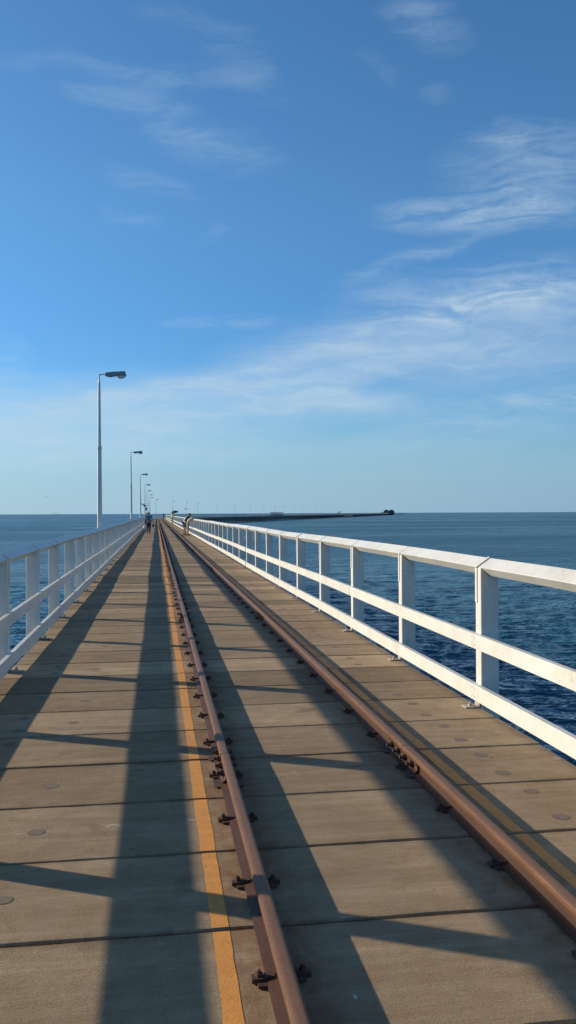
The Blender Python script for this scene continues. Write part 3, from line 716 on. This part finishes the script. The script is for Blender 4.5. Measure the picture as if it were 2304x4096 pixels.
# ------------------------------------------------------------------ gulls
M_GULL = simple('gull_feathers', (.28,.29,.31), .8, .15, 10); 
def at_px(px, py, zc):
    cx = (px-1152)/F*zc; cz = (2052-py)/F*zc
    return (cx*math.cos(TH)+zc*math.sin(TH), zc*math.cos(TH)-cx*math.sin(TH), H+cz)
def gull(loc, rot, wl, wr, label):
    m = MB(); n = 8; st = [(-.24,.010,0),(-.16,.035,0),(0,.06,-.01),(.14,.045,0),(.20,.035,.012),(.25,.022,.01),(.30,.004,0)]
    vs = [(r*math.cos(2*math.pi*i/n), y, z+r*.85*math.sin(2*math.pi*i/n)) for y, r, z in st for i in range(n)]
    fs = [(k*n+i, k*n+(i+1) % n, (k+1)*n+(i+1) % n, (k+1)*n+i) for k in range(len(st)-1) for i in range(n)]
    fs += [tuple(range(n))[::-1], tuple(range((len(st)-1)*n, len(st)*n))]; m.add(vs, fs)
    for sg, w in ((-1, wl), (1, wr)):
        pts = [(0,0)]+w; vs = []
        for k, (dx, dz) in enumerate(pts):
            c = [.09,.10,.085,.05,.008][k]; sw = [.02,.06,.02,-.06,-.16][k]; th = [.02,.014,.010,.006,.002][k]
            vs += [(sg*dx, sw+c, dz), (sg*dx, sw+c*.3, dz+th), (sg*dx, sw-c, dz), (sg*dx, sw+c*.3, dz-th)]
        fs = [(k*4+i, k*4+(i+1) % 4, k*4+4+(i+1) % 4, k*4+4+i) for k in range(4) for i in range(4)]+[(0,3,2,1),(16,17,18,19)]
        m.add(vs, fs)
    o = m.build('gull', M_GULL); o.location = loc; o.rotation_euler = rot
    return tag(o, label, 'bird', 'gulls over the sea on the left')
gull(at_px(187, 1985, 118), (R(8), R(12), R(10)), [(.18,.05),(.36,.05),(.48,.0),(.56,-.05)], [(.14,.03),(.25,-.04),(.38,-.18),(.50,-.32)], 'dark gull gliding with drooping wings above the horizon')
gull(at_px(226, 2053, 118), (R(0), R(-4), R(-15)), [(.14,.06),(.28,.18),(.40,.30),(.48,.38)], [(.16,.03),(.34,.08),(.48,.11),(.58,.13)], 'gull with raised wings skimming right at the horizon line')

# ------------------------------------------------------------------ water: real displaced waves on a polar grid
M_WATER, t, b = mat('sea_water', (.012,.05,.085), .10, 0, .5)
b.inputs['IOR'].default_value = 1.33; b.inputs['Specular IOR Level'].default_value = .46
g = N(t, 'ShaderNodeNewGeometry'); P = g.outputs['Position']
mpw = N(t, 'ShaderNodeMapping'); t.links.new(P, mpw.inputs[0]); mpw.inputs['Rotation'].default_value = (0,0,R(20)); mpw.inputs['Scale'].default_value = (.6,1.25,1)
big = noise(t, P, .006, 5, .6, .5); md = noise(t, P, .035, 4, .6, .3)
c = mixc(t, maprange(t, big, .38, .62), (.018,.092,.135), (.024,.108,.150))
c = mixc(t, math_(t, 'MULTIPLY', maprange(t, md, .45, .7), .5), c, (.016,.082,.120))
t.links.new(c, b.inputs['Base Color'])
h1 = noise(t, mpw.outputs[0], 2.4, 5, .62, .5); h2 = noise(t, mpw.outputs[0], 11, 4, .6, .3); h3 = noise(t, mpw.outputs[0], .55, 4, .6, .4)
h4 = noise(t, mpw.outputs[0], .27, 5, .65, .5); n0 = bump(t, None, h4, 1, 1.1); n1 = bump(t, None, h3, 1, .32, n0); n2 = bump(t, None, h1, 1, .06, n1); bump(t, b, h2, 1, .008, n2)
ln = N(t, 'ShaderNodeVectorMath', operation='LENGTH'); t.links.new(P, ln.inputs[0])
wp = maprange(t, noise(t, mpw.outputs[0], .012, 4, .6, .8), .4, .62, -.05, .06)
t.links.new(math_(t, 'ADD', maprange(t, ln.outputs['Value'], 8, 90, .06, .31), wp), b.inputs['Roughness'])
ang = np.concatenate([np.arange(-180, -60, 4), np.arange(-60, -13, .8), np.arange(-13, 30, .06), np.arange(30, 80, .8), np.arange(80, 180, 4)])
ang = np.radians(ang)
rs = [0.5]
while rs[-1] < 45000:
    r = rs[-1]; rs.append(r + min(max(.05 if r > 10 else .5, r*r/8500), r*.06+.3))
rs = np.array(rs); dr = np.gradient(rs)
A, RR = np.meshgrid(ang, rs); X = RR*np.sin(A); Y = RR*np.cos(A); DR = np.repeat(dr[:, None], len(ang), 1)
Z = np.zeros_like(X)
wd = R(248)
for i in range(140):
    lam = .19*(3.6/.19)**(rng.uniform()**1.25); k = 2*math.pi/lam; th = wd+rng.normal()*.5
    slope = .033*(1.0 if lam < .7 else (.7/lam)**.9); amp = slope/k
    ph = rng.uniform(0, 6.28); att = np.clip((lam/(DR*1.6)-1.0)/1.2, 0, 1)
    arg = k*(X*math.cos(th)+Y*math.sin(th))+ph
    Z += amp*att*(np.sin(arg)+.22*np.cos(2*arg))
Z = np.where(Z > 0, Z*1.15, Z*.9)
Z += WZ
nr, na = X.shape
co = np.stack([X, Y, Z], -1).reshape(-1, 3).astype(np.float32)
i0 = (np.arange(nr-1)[:, None]*na+np.arange(na)[None, :]); nx_ = (np.arange(na)+1) % na
i1 = (np.arange(nr-1)[:, None]*na+nx_[None, :])
quads = np.stack([i0, i0+na, i1+na, i1], -1).reshape(-1, 4)[:, ::-1].astype(np.int32)
me = bpy.data.meshes.new('water'); me.vertices.add(len(co)); me.vertices.foreach_set('co', co.ravel())
me.loops.add(quads.size); me.loops.foreach_set('vertex_index', quads.ravel())
me.polygons.add(len(quads)); me.polygons.foreach_set('loop_start', np.arange(0, quads.size, 4, dtype=np.int32)); me.polygons.foreach_set('loop_total', np.full(len(quads), 4, dtype=np.int32))
me.polygons.foreach_set('use_smooth', np.ones(len(quads), dtype=bool)); me.update(calc_edges=True); me.validate()
me.materials.append(M_WATER)
if me.polygons[len(me.polygons)//2].normal.z < 0: me.flip_normals()
tag(w := bpy.data.objects.new('water', me), kind='structure'); col.objects.link(w)
